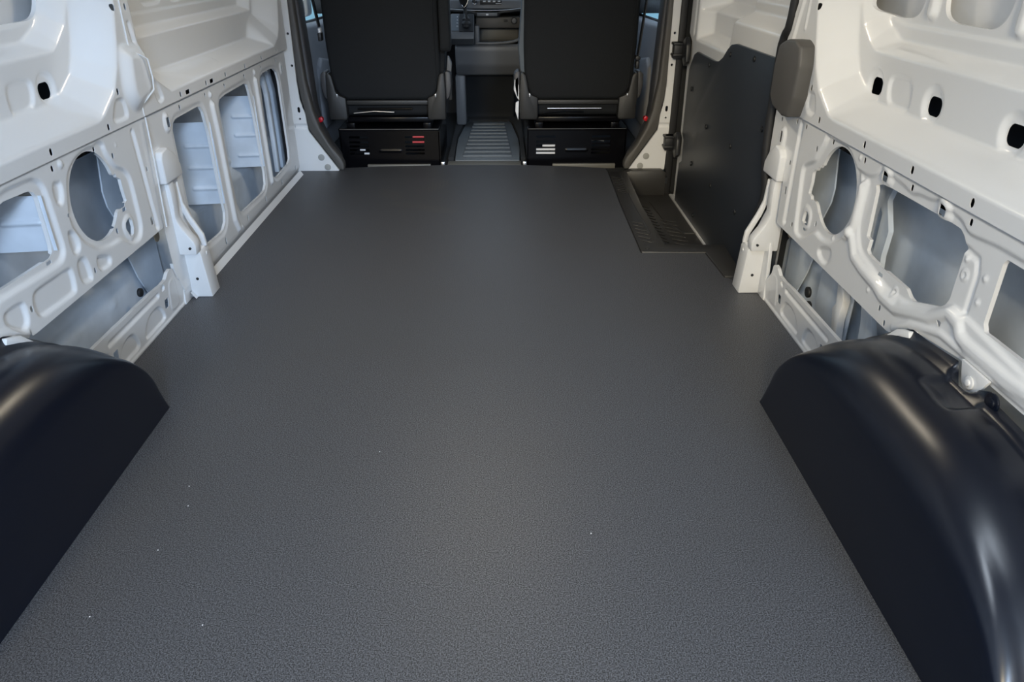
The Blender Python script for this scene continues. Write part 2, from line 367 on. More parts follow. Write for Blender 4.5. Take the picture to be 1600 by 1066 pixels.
s.line([(2.560, .50), (2.57, .40), (2.578, .10), (2.60, .06)], -.010, .020); s.line([(3.055, .505), (3.06, .38), (3.068, .10)], -.010, .018)
for p in ((2.56, .535), (3.06, .535)): s.dot(p, .009, -.006)
for p in ((2.459, .059), (2.715, .056), (2.96, .056), (3.212, .054), (3.46, .052)): s.slot(p, .006, .012, .003)
for p in ((2.30, .542), (2.517, .541), (2.709, .54), (2.933, .539), (3.154, .54), (3.379, .54)): s.slot(p, .005, .008, .004)
s.emb([(2.17, .545), (2.17, .495), (2.205, .495), (2.205, .545)], -.006, .01); s.slot((2.188, .521), .010, .014, .002)
s.emb([(3.425, .52), (3.425, .475), (3.455, .475), (3.455, .52)], -.005, .01); s.slot((3.44, .499), .007, .013, .002)
s.line([(2.64, .05), (2.66, .03)], -.004, .008)
s.build('bay_panel', PAINT, wl, wallpos(-1), rim=.009)
raw('bottom_flange', [(-.886, 2.10, .022), (-.886, 3.53, .022), (-.872, 3.53, .001), (-.872, 2.10, .001)], [(0, 1, 2, 3)], PAINT, wl)

# webs of the hidden ribs, seen through the openings
def web(parent, side, Y, z0, z1, ribs, mt=PRIMER, deep=.14):
    s = Sheet(rng(.004, deep, .0035), rng(z0, z1, .0035))
    for z in ribs: s.line([(.022, z), (.095, z)], .006, .008)
    s.build('rib_web', mt, parent, lambda u, v, d: (side*(.88+u), Y-.13*u-d, v), flip=side > 0, rim=0)
web(wl, -1, 2.512, .178, .456, (.378, .305, .233)); web(wl, -1, 3.008, .178, .456, (.378, .305, .225)); web(wl, -1, 1.517, .386, .508, (.450,))

def skin(side, y1, parent):
    s = Sheet(rng(-.15, y1, .012), rng(-.05, .60, .008), .137)
    s.D -= .030*sm((.19-s.Z)/.05); s.line([(-.1, .205), (y1, .205)], -.006, .02)
    for p in ((1.85, .10), (1.65, .10), (2.36, .20), (2.66, .20), (2.86, .22)): s.dot(p, .010, -.004, .01)
    s.build('outer_skin', PRIMER, parent, wallpos(side), flip=side > 0, rim=0)
    raw('upper_skin', [(side*1.045, -.15, .80), (side*1.045, y1, .80), (side*1.045, y1, 1.52), (side*1.045, -.15, 1.52)], [(0, 1, 2, 3)], PAINT, parent)
    raw('cavity_shelf', [(side*1.004, -.15, .804), (side*1.004, y1, .804), (side*1.07, y1, .804), (side*1.07, -.15, .804)], [(0, 1, 2, 3)], PRIMER, parent)
    raw('cavity_back', [(side*1.07, -.15, .56), (side*1.07, y1, .56), (side*1.07, y1, .82), (side*1.07, -.15, .82)], [(0, 1, 2, 3)], BLACK, parent)
skin(-1, 3.58, wl); skin(1, 2.30, wr)
def stiffener(side, parent):
    s = Sheet(rng(1.86, 2.14, .006), rng(-.02, .57, .006), .083)
    s.keep([(1.925, .58), (1.918, .48), (1.90, .40), (1.905, .36), (1.945, .287), (1.955, .22), (1.99, .12), (2.03, .05), (2.05, -.03), (2.2, -.03), (2.2, .58)])
    s.D += .012*sm((.30-s.Z)/.03); s.line([(2.02, .20), (2.10, .20)], -.006, .012)
    s.build('inner_stiffener', PRIMER, parent, wallpos(side), flip=side > 0, rim=.004)
stiffener(-1, wl); stiffener(1, wr)
for S, p in ((-1, wl), (1, wr)): disc('tan_plug', (S*.960, 2.12, .20), .017, 'x', -S*.003, mat('tan_plug', (.42, .33, .22), .5), p, 16, .001)
# curved channels behind the third bay
for k, (y0, w) in enumerate(((3.36, .035), (3.44, .05))):
    pts = [(y0, .56), (y0-.005, .47), (y0+.03, .40), (y0+.035, .2), (y0+.03, .05)]
    P = pts+[(a+w, b) for a, b in pts[::-1]]
    prism('channel_rib', P, 'x', -.965, -.945, PRIMER, wl, bevel=.004)

# ---- parts of the wall that both sides have
def side_parts(S, parent):
    fl_ = S > 0
    def px(name, pts, y0, y1, m=PAINT, bevel=.004, fn=None): return prism(name, [(S*a, b) for a, b in pts], 'y', y0, y1, m, parent, bevel, 2, fn)
    # sill panel on the floor
    s = Sheet(rng(1.40, 2.075, .003), rng(0, .150, .003), .002)
    s.D += .012*(1-s.Z/.13)
    s.keep([(1.40, -.01), (1.40, .136), (1.85, .131), (1.92, .126), (1.955, .128), (1.975, .143), (1.995, .146), (2.008, .138), (2.02, .11), (2.07, .06), (2.075, -.01)])
    s.line([(1.605, .106), (1.895, .105)], .006, .010)
    for P in ([(1.50, .082), (1.528, .096), (1.572, .096), (1.596, .081), (1.602, .03), (1.57, .02)], [(1.635, .02), (1.645, .05), (1.674, .073), (1.715, .077), (1.74, .06), (1.756, .02)], [(1.787, .02), (1.80, .052), (1.825, .073), (1.88, .077), (1.91, .06), (1.929, .02)]): s.emb(P, .006, .008)
    s.emb([(1.965, .02), (1.965, .115), (2.01, .115), (2.03, .02)], -.002, .004)
    for p in ((1.531, .114), (1.93, .112)): s.round(p, .0095, 1.3)
    for p in ((1.625, .063), (1.942, .060)): s.slot(p, .012, .014, .001)
    s.line([(1.40, .004), (2.07, .004)], -.003, .008)
    s.build('sill_panel', PAINT, parent, wallpos(S), flip=fl_, rim=.010)
    raw('sill_back', [(S*.905, 1.40, 0), (S*.905, 2.075, 0), (S*.985, 2.075, .0), (S*.985, 1.40, .0)], [(0, 1, 2, 3)], PRIMER, parent)
    # pillar: boxed top, flared column, open channel with a lip, foot on the floor
    prism('pillar_box', [(2.062, .372), (2.062, .445), (2.074, .462), (2.112, .468), (2.155, .440), (2.182, .405), (2.184, .372)], 'x', S*.892, S*.866, PAINT, parent, .006, 3)
    px('pillar_column', [(.918, .378), (.876, .378), (.872, .34), (.873, .30), (.876, .262), (.866, .235), (.838, .192), (.834, .178), (.836, .150), (.918, .150)], 2.088, 2.128, bevel=.006)
    px('pillar_channel', [(.918, .370), (.896, .360), (.897, .27), (.868, .19), (.864, .15), (.918, .15)], 2.126, 2.168, bevel=0)
    px('pillar_lip', [(.902, .352), (.884, .352), (.880, .285), (.866, .245), (.838, .186), (.834, .15), (.850, .15), (.854, .180), (.880, .236), (.894, .28)], 2.166, 2.180, bevel=.004)
    px('pillar_foot', [(.905, .154), (.842, .154), (.836, .140), (.826, .0), (.905, .0)], 2.116, 2.186, bevel=.004)
    prism('foot_flange', [(2.06, .0), (2.075, .12), (2.085, .18), (2.118, .18), (2.118, 0)], 'x', S*.888, S*.899, PAINT, parent, .002)
    for (y, z) in ((2.105, .172),): disc('pillar_hole', (S*.852, 2.084, .172), .004, 'y', .006, BLACK, parent, 10)
    disc('foot_hole', (S*.862, 2.1145, .062), .0045, 'y', .004, BLACK, parent, 10)
    for z in (.13, .04): disc('foot_rivet', (S*(.834-.0045*(1-z/.13)), 2.160, z), .007, 'x', S*.006, PAINT, parent, 10, .001)
    # flange of the wheel arch
    a = [(1.475, .12), (1.44, .165), (1.404, .196), (1.34, .248), (1.29, .296), (1.25, .310)]
    b = [(1.466, .110), (1.430, .156), (1.394, .187), (1.331, .238), (1.281, .284), (1.243, .299)]
    prism('arch_flange', a+b[::-1], 'x', S*.862, S*.882, PAINT, parent, .002)
side_parts(-1, wl); side_parts(1, wr)
for S, p in ((-1, wl), (1, wr)): box('rear_lower_panel', min(S*.878, S*.89), max(S*.878, S*.89), -.15, .60, 0, .34, PAINT, p, .003)
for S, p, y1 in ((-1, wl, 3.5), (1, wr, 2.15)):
    prism('slot_shade_backing', [(.905, .532), (.93, .532), (.93, .597), (.905, .597)] if S > 0 else [(-.93, .532), (-.905, .532), (-.905, .597), (-.93, .597)], 'y', -.1, y1, BLACKM, p)  # black backing stands in for the shade inside the rail slots

# lapped seam on the left pillar
bm = bmesh.new()
add_tube(bm, [(-.876, 2.044, 1.3), (-.876, 2.044, .85), (-.876, 2.04, .734), (-.856, 2.058, .718), (-.849, 2.074, .707), (-.849, 2.080, .66), (-.852, 2.078, .629), (-.868, 2.05, .605), (-.877, 2.043, .595), (-.877, 2.043, .566)], .0022, 6)
from_bm('seam_bead', bm, PAINT, wl)
tube('seam_bead', [(-.875, 2.042, .564), (-.874, 2.034, .44), (-.874, 2.018, .264)], .0022, PAINT, wl, 6)

# ---- right wall upper panel
s = Sheet(rng(-.15, 2.23, .004), ZU, -.003)
recess_rear(s, True)
s.keep([(-.2, .5), (-.2, 1.6), (2.145, 1.6), (2.145, .835), (2.185, .74), (2.195, .70), (2.195, .5)])
s.line([(2.105, 1.5), (2.105, .85), (2.14, .75), (2.15, .58)], -.005, .012)
s.line([(2.065, 1.5), (2.065, .85), (2.07, .78)], -.003, .008)
s.emb([(1.973, .592), (1.978, .631), (1.962, .639), (1.933, .638), (1.911, .596), (1.925, .584)], .006, .008)
s.emb([(1.618, .66), (1.63, .651), (1.70, .651), (1.72, .665), (1.728, .70), (1.71, .716), (1.640, .716), (1.622, .70)], .006, .009)
for y in (1.790, 1.533, 1.266):
    s.dot((y, .682), .034, .007, .016); s.slot((y, .679), .025, .019, .015)
s.hole([(1.93, .88), (1.925, .848), (1.905, .832), (1.84, .824), (1.77, .825), (1.735, .842), (1.725, 1.25), (1.93, 1.25)], 0, True)
s.hole([(1.655, .875), (1.645, .843), (1.61, .829), (1.46, .829), (1.43, .858), (1.42, 1.25), (1.655, 1.25)], 0, True)
s.line([(1.69, 1.0), (1.69, .845)], -.012, .022); s.line([(1.385, 1.0), (1.385, .84)], -.012, .022)
s.hole([(1.34, .875), (1.33, .84), (1.10, .83), (1.08, 1.25), (1.34, 1.25)])
s.emb([(1.36, .764), (1.76, .770), (1.75, .762), (1.55, .757), (1.38, .757)], -.004, .012)
for p in ((1.876, .584), (1.617, .583), (1.406, .583), (1.2, .582), (.99, .582), (1.96, .648), (2.01, .835), (2.03, .578)): s.slot(p, .0055, .0085, .005)
s.build('upper_panel', PAINT, wr, wallpos(1), True, rim=.010)

# ---- right lower panel
s = Sheet(rng(-.15, 2.21, .0035), rng(.255, .564, .0035), .004)
s.keep([(2.20, .575), (2.20, .40), (2.06, .40), (2.05, .255), (1.36, .255), (1.33, .262), (1.29, .297), (1.25, .305), (1.12, .324), (.0, .33), (-.2, .30), (-.2, .575)])
s.line([(1.997, .543), (1.996, .28)], .007, .016)
s.line([(1.34, .272), (1.29, .308), (1.19, .337), (.3, .347)], -.004, .01)
s.emb([(1.682, .545), (1.717, .557), (1.759, .560), (1.799, .555), (1.82, .560), (1.835, .553), (1.834, .537), (1.862, .501), (1.876, .48), (1.924, .46), (1.943, .445), (1.919, .282), (1.896, .273), (1.857, .277), (1.795, .322), (1.752, .315), (1.689, .327), (1.65, .35), (1.623, .377), (1.605, .407), (1.61, .5)], .008, .012)
s.round((1.737, .443), .105)
s.hole([(1.809, .515), (1.825, .487), (1.831, .478), (1.842, .481), (1.848, .469), (1.860, .471), (1.867, .458), (1.880, .458), (1.888, .447), (1.886, .422), (1.891, .392), (1.872, .389), (1.869, .381), (1.840, .385), (1.826, .379), (1.808, .363), (1.743, .39), (1.751, .478)])
s.emb([(1.895, .36), (1.90, .31), (1.868, .300), (1.842, .31), (1.842, .35), (1.866, .362)], -.004, .008)
s.hole([(1.88, .347), (1.886, .334), (1.888, .318), (1.867, .313), (1.851, .316), (1.852, .339), (1.864, .349)])
s.hole([(1.552, .512), (1.545, .500), (1.543, .45), (1.541, .398), (1.523, .396), (1.525, .372), (1.515, .366), (1.488, .363), (1.341, .360), (1.322, .350), (1.306, .348), (1.219, .378), (1.208, .388), (1.201, .402), (1.199, .504), (1.213, .518), (1.228, .526), (1.268, .527), (1.518, .523), (1.535, .517)])
s.hole([(1.092, .522), (1.098, .512), (1.097, .404), (1.088, .392), (.95, .392), (.94, .41), (.94, .505), (.955, .522)])
s.hole([(.85, .522), (.86, .512), (.86, .40), (.60, .392), (.58, .522)])
s.line([(1.592, .50), (1.600, .385), (1.561, .341), (1.512, .330), (1.443, .323), (1.407, .312), (1.349, .312), (1.293, .331), (1.234, .350), (1.182, .384), (1.149, .378), (1.134, .36), (1.108, .355), (.994, .354), (.90, .36)], -.008, .017)
s.line([(1.626, .37), (1.600, .388)], -.008, .016)
s.emb([(1.66, .523), (1.581, .520), (1.548, .536), (1.536, .556), (1.51, .556), (1.487, .546), (1.445, .545), (1.402, .536), (1.377, .544), (1.332, .545), (1.308, .555), (1.283, .554), (1.261, .545), (1.225, .542), (1.201, .526), (1.12, .534), (.9, .534), (.9, .37), (1.14, .395), (1.18, .398), (1.24, .363), (1.30, .340), (1.40, .330), (1.55, .36), (1.58, .40), (1.585, .50)], .006, .010)
for y in (1.509, 1.284): s.emb([(y-.022, .56), (y-.022, .525), (y+.022, .525), (y+.022, .56)], -.008, .014); s.slot((y, .542), .0105, .0105, .001)
s.emb([(1.754, .288), (1.722, .304), (1.685, .313), (1.673, .294), (1.689, .271), (1.712, .266), (1.743, .273)], .007, .010)
s.line([(1.205, .50), (1.160, .495), (1.150, .47), (1.150, .40)], .004, .008)
for p in ((1.181, .457), (1.375, .337)): s.dot(p, .010, -.003); s.dot(p, .005, .004)
for p in ((1.127, .473), (1.128, .429), (1.187, .485), (1.70, .335), (1.47, .30), (1.635, .55)): s.dot(p, .005, -.003)
for p in ((2.142, .534), (2.029, .549), (1.963, .549), (1.804, .546), (1.873, .513), (1.613, .549), (1.402, .549), (1.198, .548), (2.03, .437), (1.987, .452), (1.811, .334), (1.941, .288), (1.408, .285), (1.201, .353), (1.377, .265)): s.slot(p, .0045, .007, .004)
for p in ((1.874, .298), (1.629, .439), (1.447, .346)): s.slot(p, .010, .004, .002)
for p in ((1.985, .303), (2.028, .359)): s.slot(p, .006, .011, .001)
s.emb([(2.09, .515), (2.09, .465), (2.13, .465), (2.13, .515)], -.007, .012); s.slot((2.112, .491), .006, .016, .003)
s.build('inner_panel', PAINT, wr, wallpos(1), True, rim=.008)
# inside the right cavity
s = Sheet(rng(1.50, 1.78, .006), rng(.22, .57, .006), .070)
s.keep([(1.60, .57), (1.585, .50), (1.60, .46), (1.565, .40), (1.57, .34), (1.55, .22), (1.70, .22), (1.71, .57)]); s.D += .02*sm((s.Y-1.60)/.08)
s.hole([(1.615, .425), (1.64, .43), (1.66, .40), (1.66, .33), (1.615, .33)], .004)
s.build('inner_band', PRIMER, wr, wallpos(1), True, rim=.012)
prism('gusset_plate', [(1.80, .27), (1.86, .20), (1.86, .06), (1.66, .06), (1.66, .27)], 'x', .958, .962, PRIMER, wr, .001)
prism('bracket', [(1.70, .24), (1.72, .24), (1.70, .16), (1.715, .14), (1.68, .05), (1.655, .04), (1.67, .12), (1.665, .18)], 'x', .935, .955, PAINT, wr, .003)
prism('drain_channel', [(1.60, .26), (1.64, .26), (1.60, .15), (1.59, .05), (1.50, .05), (1.53, .15)], 'x', .955, .97, PRIMER, wr, .006)
for y, z in ((1.90, .10), (1.88, .065)): disc('rubber_grommet', (.955, y, z), .016, 'x', -.01, RUBBER, wr, 14, .003)
for y, z in ((1.93, .10), (1.955, .065)): disc('rubber_grommet', (-.955, y, z), .013, 'x', .01, RUBBER, wl, 14, .003)

# ---- B pillars between load space and cab
def bpillar(S, parent):
    P = [(.852, 1.5), (.906, 1.5), (.893, .2), (.888, .0), (.712, .0), (.838, .190), (.842, .212), (.8445, .26), (.858, .33), (.862, .40)] if S > 0 else [(.852, 1.5), (.93, 1.5), (.93, .0), (.712, .0), (.838, .190), (.842, .212), (.845, .27), (.862, .335), (.866, .42)]
    s = Sheet(rng(.70, .94, .003), np.r_[rng(-.01, .80, .004), np.linspace(.83, 1.5, 20)])
    s.keep(P); s.line([(.80, .215), (.93, .215)], .005, .012)
    for x, z in ((.877, .625), (.877, .488)): s.round((x, z), .006)
    s.slot((.872, .291), .006, .013, .006); s.round((.872, .249), .005)
    s.build('pillar_panel', PAINT, parent, lambda u, v, d: (S*u, 3.60+d, v), flip=S < 0, rim=.012)
    for x, z in ((.793, .066), (.767, .018)): disc('plug', (S*x, 3.597, z), .0155, 'y', .006, PLUG, parent, 18, .001)
bpillar(-1, wl); bpillar(1, wr)
raw('pillar_return', [(-.89, 3.52, 0), (-.93, 3.60, 0), (-.93, 3.60, 1.5), (-.89, 3.52, 1.5)], [(0, 1, 2, 3)], PAINT, wl)
# plastic trim around the B pillars
def btrim(S, n):
    t = thing('trim_%d' % n, (S*.78, 3.66, -.03), 'taupe plastic pillar trim beside the %s seat' % ('outer edge of the armrest' if S < 0 else 'belted passenger'), 'trim', 'structure')
    out = [(.862, 1.5), (.866, .43), (.858, .34), (.846, .27), (.842, .214), (.835, .190), (.742, .050), (.712, .0)]
    inn = [(.690, .0), (.688, .030), (.70, .06), (.745, .12), (.785, .20), (.808, .28), (.828, .42), (.834, .60), (.838, .76), (.84, 1.5)]
    prism('outer_strip', [(S*a, b) for a, b in out+inn], 'y', 3.606, 3.66, WARMTRIM, t, .008, 3)
    inn2 = [(.715, -.02), (.72, .05), (.765, .12), (.80, .21), (.812, .30), (.818, .5), (.828, .76), (.83, 1.5)]
    prism('inner_strip', [(S*a, b) for a, b in [(.87, 1.5), (.87, .3), (.83, .2), (.77, .08), (.735, -.02)]+inn2], 'y', 3.655, 3.76, GREYTRIM, t, .012, 3)
    disc('red_lens', (S*.790, 3.690, .232), .012, 'y', -.030, RED, t, 14, .004)
    return t
btrim(-1, 1)['label'] = 'taupe plastic pillar trim with red lens beside the seat with the armrest'
btrim(1, 2)['label'] = 'taupe plastic pillar trim with red lens between sliding door and cab'

# closing panels of the body shell
def quad(name, P, m, parent): return raw(name, P, [(0, 1, 2, 3)], m, parent, False)
for S, p, ya in ((-1, wl, 3.60), (1, wr, 3.64)):
    quad('front_closing', [(S*.92, ya, -.3), (S*1.07, ya, -.3), (S*1.07, ya, 1.53), (S*.92, ya, 1.53)], BLACK, p)
    quad('rear_closing', [(S*.878, -.15, -.1), (S*1.07, -.15, -.1), (S*1.07, -.15, 1.53), (S*.878, -.15, 1.53)], PAINT, p)
    quad('cavity_floor', [(S*.895, -.15, -.04), (S*1.07, -.15, -.04), (S*1.07, 2.3 if S > 0 else 3.6, -.04), (S*.895, 2.3 if S > 0 else 3.6, -.04)], PRIMER, p)
    quad('cab_closing', [(S*.90, ya, -.3), (S*.90, 3.84, -.3), (S*.90, 3.84, 1.53), (S*.90, ya, 1.53)], GREYTRIM, p)
quad('pillar_side_closing', [(.90, 2.20, -.3), (1.07, 2.20, -.3), (1.07, 2.20, 1.53), (.90, 2.20, 1.53)], BLACK, wr)

# ================================================================== sliding door and step
dr = thing('door_1', (.93, 2.9, -.12), 'closed sliding side door with charcoal board below white frame', 'door', 'structure')
s = Sheet(rng(2.12, 3.57, .006), np.r_[rng(-.20, .90, .006), np.linspace(.93, 1.5, 16)], .055)
# deep pocket at the front and a long ledge behind it
s.D += .07*smin(ramp((s.Z-.615-.0*s.Y)/.03), smin(ramp((3.43-s.Y)/.05), ramp((s.Y-2.89-.35*np.maximum(0, .74-s.Z))/.10), .2), .2)
s.D += .07*smin(ramp((s.Z-.728)/.04), ramp((3.43-s.Y)/.05), .2)
s.D += .03*smin(ramp((s.Z-.80)/.02), ramp((3.30-s.Y)/.05), .2)
s.line([(3.475, 1.4), (3.475, .64)], .006, .016)
s.keep([(2.1, 1.6), (2.1, -.3), (3.545, -.3), (3.545, .075), (3.50, .095), (3.495, .175), (3.535, .20), (3.545, .50), (3.50, .52), (3.50, .60), (3.56, .63), (3.56, 1.6)])
s.build('door_frame', PAINT, dr, wallpos(1), True, rim=.03)
TB = [(2.13, -.118), (2.13, .655), (2.37, .668), (2.80, .664), (2.86, .655), (2.90, .635), (2.95, .600), (3.0, .580), (3.05, .574), (3.15, .574), (3.34, .575), (3.385, .56), (3.42, .525), (3.45, .49), (3.45, .205), (3.415, .185), (3.41, .09), (3.455, .07), (3.465, -.118)]
prism('trim_board', TB, 'x', .922, .934, BOARD, dr, .003)
for y, z in ((3.12, .551), (2.852, .622), (2.576, .641), (3.058, .32), (2.705, .324), (3.228, .125), (2.891, .122), (2.547, .126), (3.10, -.07), (3.36, .42), (2.40, .45)): disc('push_clip', (.9225, y, z), .010, 'x', -.005, BLACK, dr, 12, .002)
prism('door_bottom_flange', [(2.13, -.126), (3.56, -.126), (3.56, -.112), (2.13, -.112)], 'x', .915, .95, PAINT, dr, .002)
tube('door_seal', curve_pts([(.876, 2.165, 1.5), (.876, 2.165, .86), (.876, 2.203, .745), (.876, 2.214, .70), (.876, 2.214, .50), (.880, 2.210, .40), (.892, 2.20, .30), (.88, 2.215, .20), (.87, 2.24, .08), (.87, 2.25, .01)], 5), .014, RUBBER, dr, 8)
box('front_seal', .893, .925, 3.585, 3.62, -.14, 1.5, RUBBER, dr, .008)
def bracket(z, lab):
    t = thing('roller_bracket', (.895, 3.55, z-.045), lab, 'bracket', group='door roller brackets')
    box('arm', .868, .918, 3.545, 3.592, z-.040, z+.030, BLACK, t, .005)
    for k in (-1, 1): box('rib', .864, .920, 3.540, 3.596, z+k*.024-.006, z+k*.024+.006, BLACK, t, .003)
    prism('plate', [(3.46, z-.045), (3.50, z-.065), (3.56, z-.03), (3.56, z+.035), (3.50, z+.06), (3.47, z+.03)], 'x', .905, .925, BLACK, t, .006)
bracket(.145, 'black ribbed bracket low beside the white pillar triangle')
bracket(.560, 'black ribbed bracket higher on the sliding door front edge')

quad('door_outer_skin', [(1.07, 2.1, -.35), (1.07, 3.7, -.35), (1.07, 3.7, 1.53), (1.07, 2.1, 1.53)], PAINT, dr)
quad('door_underside', [(.90, 2.1, -.2), (1.07, 2.1, -.2), (1.07, 3.7, -.2), (.90, 3.7, -.2)], BLACK, dr)

# rubber step mat in the door well
sp = thing('step_mat', (.74, 3.0, -.12), 'black rubber step mat with chevron ribs in the sliding door well', 'mat')
prism('border', [(.582, 2.472), (.811, 2.468), (.820, 2.246), (.884, 2.246), (.897, 2.54), (.682, 2.546), (.676, 3.0), (.694, 3.556), (.606, 3.556), (.590, 3.04)], 'z', -.012, .004, STEPM, sp, .003)
prism('tread', [(.672, 2.53), (.945, 2.53), (.945, 3.62), (.69, 3.62)], 'z', -.130, -.120, STEPM, sp)
raw('riser', [(.680, 2.546, 0), (.676, 3.0, 0), (.694, 3.558, 0), (.700, 3.558, -.12), (.682, 3.0, -.12), (.686, 2.546, -.12)], [(0, 1, 4, 5), (1, 2, 3, 4)], STEPM, sp)
raw('rear_riser', [(.680, 2.544, 0), (.897, 2.538, 0), (.935, 2.538, -.12), (.680, 2.544, -.12)], [(0, 1, 2, 3)], STEPM, sp)
prism('front_riser', [(.690, -.12), (.892, -.12), (.888, -.004), (.87, .006), (.72, .006), (.690, -.004)], 'y', 3.556, 3.60, STEPM, sp, .003)
def rib(cx, cy, ax, ay, z, w=.004, h=.003):
    d = Vector((ax, ay)).normalized(); n = Vector((-d.y, d.x))*w*.5
    prism('chevron_rib', [(cx-n.x, cy-n.y), (cx+ax-n.x, cy+ay-n.y), (cx+ax+n.x, cy+ay+n.y), (cx+n.x, cy+n.y)], 'z', z, z+h, STEPM, sp, .0012, 1)
for k in range(15): rib(.703, 3.44-k*.042, .075-.0*k, -.085, -.120, .008, .004)
for k in range(8): rib(.80, 3.18-k*.05, .06, -.03, -.120, .007, .004)
for k in range(9): rib(.606, 3.45-k*.03, .045, -.03, .004, .006)
for k in range(6): rib(.598, 2.80-k*.042, .040, -.03, .004, .007)
tube('edge_bead', [(.655, 3.50, .004), (.645, 3.05, .004), (.648, 2.66, .004)], .003, STEPM, sp, 6); disc('mat_stud', (.607, 2.505, .004), .009, 'z', .003, STEPM, sp, 14, .001)
tube('edge_bead', [(.80, 3.45, -.12), (.815, 3.15, -.12), (.87, 3.0, -.12), (.915, 3.0, -.12)], .005, STEPM, sp, 6)

# ================================================================== wheel arch covers
def arch(S, lab, xin):
    ys = np.r_[.96-.385*np.cos(np.linspace(0, 1.41, 50)), np.linspace(.905, 1.34, 110), 1.08+.405*np.sin(np.linspace(math.asin(.26/.405), math.pi/2, 26))[1:]]
    pr = [(.698, 0), (.702, .06), (.706, .12), (.710, .160)]
    c = (.826, .186); R = (.1145, .116)
    for k in range(1, 19):
        a = math.radians(176-86*k/18); pr.append((c[0]+R[0]*math.cos(a), c[1]+R[1]*math.sin(a)))
    pr += [(.836, .3028), (.843, .303), (.849, .3035), (.853, .306), (.8565, .311)]
    eY = [.575, .66, .75, .86, .92, .98, 1.005, 1.034, 1.045, 1.06, 1.075, 1.085, 1.104, 1.15, 1.2, 1.255, 1.30, 1.36, 1.42, 1.46, 1.485]
    eZ = [.05, .21, .275, .305, .311, .314, .326, .312, .290, .279, .279, .29, .328, .322, .316, .312, .290, .245, .19, .15, .10]
    V = []; n = len(pr)+4
    for y in ys:
        if y > 1.08: q = max(0, 1-((y-1.08)/.405)**2.25)**(1/2.25)
        elif y < .96: q = math.sqrt(max(0, 1-((y-.96)/.385)**2))
        else: q = 1
        e = np.interp(y, eY, eZ)
        # the corner in plan rounds a little toward the front toe
        inset = 0
        row = []
        for k, (x, z) in enumerate(pr):
            dz = 0
            if x > .795: dz = -.008*float(sm((x-.795)/.03))*float(sm((y-.985)/.022)*sm((1.10-y)/.022))
            u = max(0, 1-(x-.70)/.05)*(1-q); row.append((x+(xin-.698)*max(0, 1-(x-.698)/.155), (z+dz)*q*(1+.45*u)+.0008))
        x0, z0 = row[-1]
        for k in range(1, 5): row.append((x0+(.8735-x0)*(k/4)**.6, z0+(max(e, .002)-z0)*k/4))
        V += [(S*x, y, z) for x, z in row]
    F = []
    for i in range(len(ys)-1):
        for k in range(n-1):
            f = (i*n+k, i*n+k+1, (i+1)*n+k+1, (i+1)*n+k); F.append(f if S < 0 else f[::-1])
    t = thing('wheel_arch_cover', (S*.78, .95, 0), lab, 'arch cover', group='wheel arch covers')
    raw('shell', V, F, LINER, t, True, 70)
    for y in (.985,): 
        for r in (.017, .010): disc('clip_boss', (S*.866, y, .318), r, 'x', -S*(.004 if r > .012 else .007), LINER, t, 16, .001)
    return t
arch(-1, 'black moulded wheel arch cover on the side of the three bays', .714); arch(1, 'black moulded wheel arch cover with a pale thread on it', .696)
for S, p in ((1, wr), (-1, wl)):
    prism('fixing_tab', [(1.10, .335), (1.085, .300), (1.072, .288), (1.05, .288), (1.036, .305), (1.02, .335)], 'x', S*.8745, S*.880, PAINT, p, .001)
    for r, h in ((.012, .003), (.006, .006)): disc('weld_nut', (S*.8745, 1.062, .309), r, 'x', -S*h, PAINT, p, 14, .001)
tag(tube('thread', curve_pts([(.7135, .934, .118), (.7133, .928, .108), (.7120, .932, .100), (.7110, .924, .088), (.7098, .926, .076), (.7095, .916, .074), (.7100, .912, .080)], 4), .0005, WHITEP, n=5), 'thin pale thread stuck to the black wheel arch cover', 'thread')

for k, (x, y) in enumerate(((-.19, 1.30), (-.56, 1.19), (-.54, 1.13), (-.55, 1.01), (-.60, .86), (-.41, .84), (.24, 1.04))):
    o = disc('lint_speck', (x, y, .0002), .0012, 'z', .0008, WHITEP, None, 6); tag(o, 'tiny white lint speck lying on the dark floor', 'speck', group='lint specks on the floor')

# grey padded cover on the right pillar
pc = thing('pillar_bumper', (.86, 2.08, .565), 'grey moulded catch cover on the white pillar by the sliding door', 'catch cover')
bl = [(1.985, .745), (2.02, .757), (2.085, .752), (2.135, .735), (2.150, .68), (2.150, .60), (2.12, .575), (2.04, .562), (2.0, .566), (1.978, .62), (1.972, .70)]
prism('body', bl, 'x', .888, .838, WARMTRIM, pc, .008, 3)

# ================================================================== cab
db = thing('dashboard', (0, 4.75, -.03), 'grey plastic dashboard with climate controls and open pocket between the seats', 'dashboard')
prism('upper_body', [(4.72, .42), (4.66, .52), (4.66, .60), (4.70, .74), (4.78, .80), (5.20, .82), (5.20, .42)], 'x', -.86, -.215, DASH, db, .02, 3)
prism('upper_body', [(4.72, .42), (4.66, .52), (4.66, .60), (4.70, .74), (4.78, .80), (5.20, .82), (5.20, .42)], 'x', .225, .86, DASH, db, .02, 3)
prism('centre_top', [(4.70, .68), (4.66, .71), (4.70, .78), (4.78, .82), (5.20, .82), (5.20, .68)], 'x', -.214, .224, DASH, db, .012, 3)
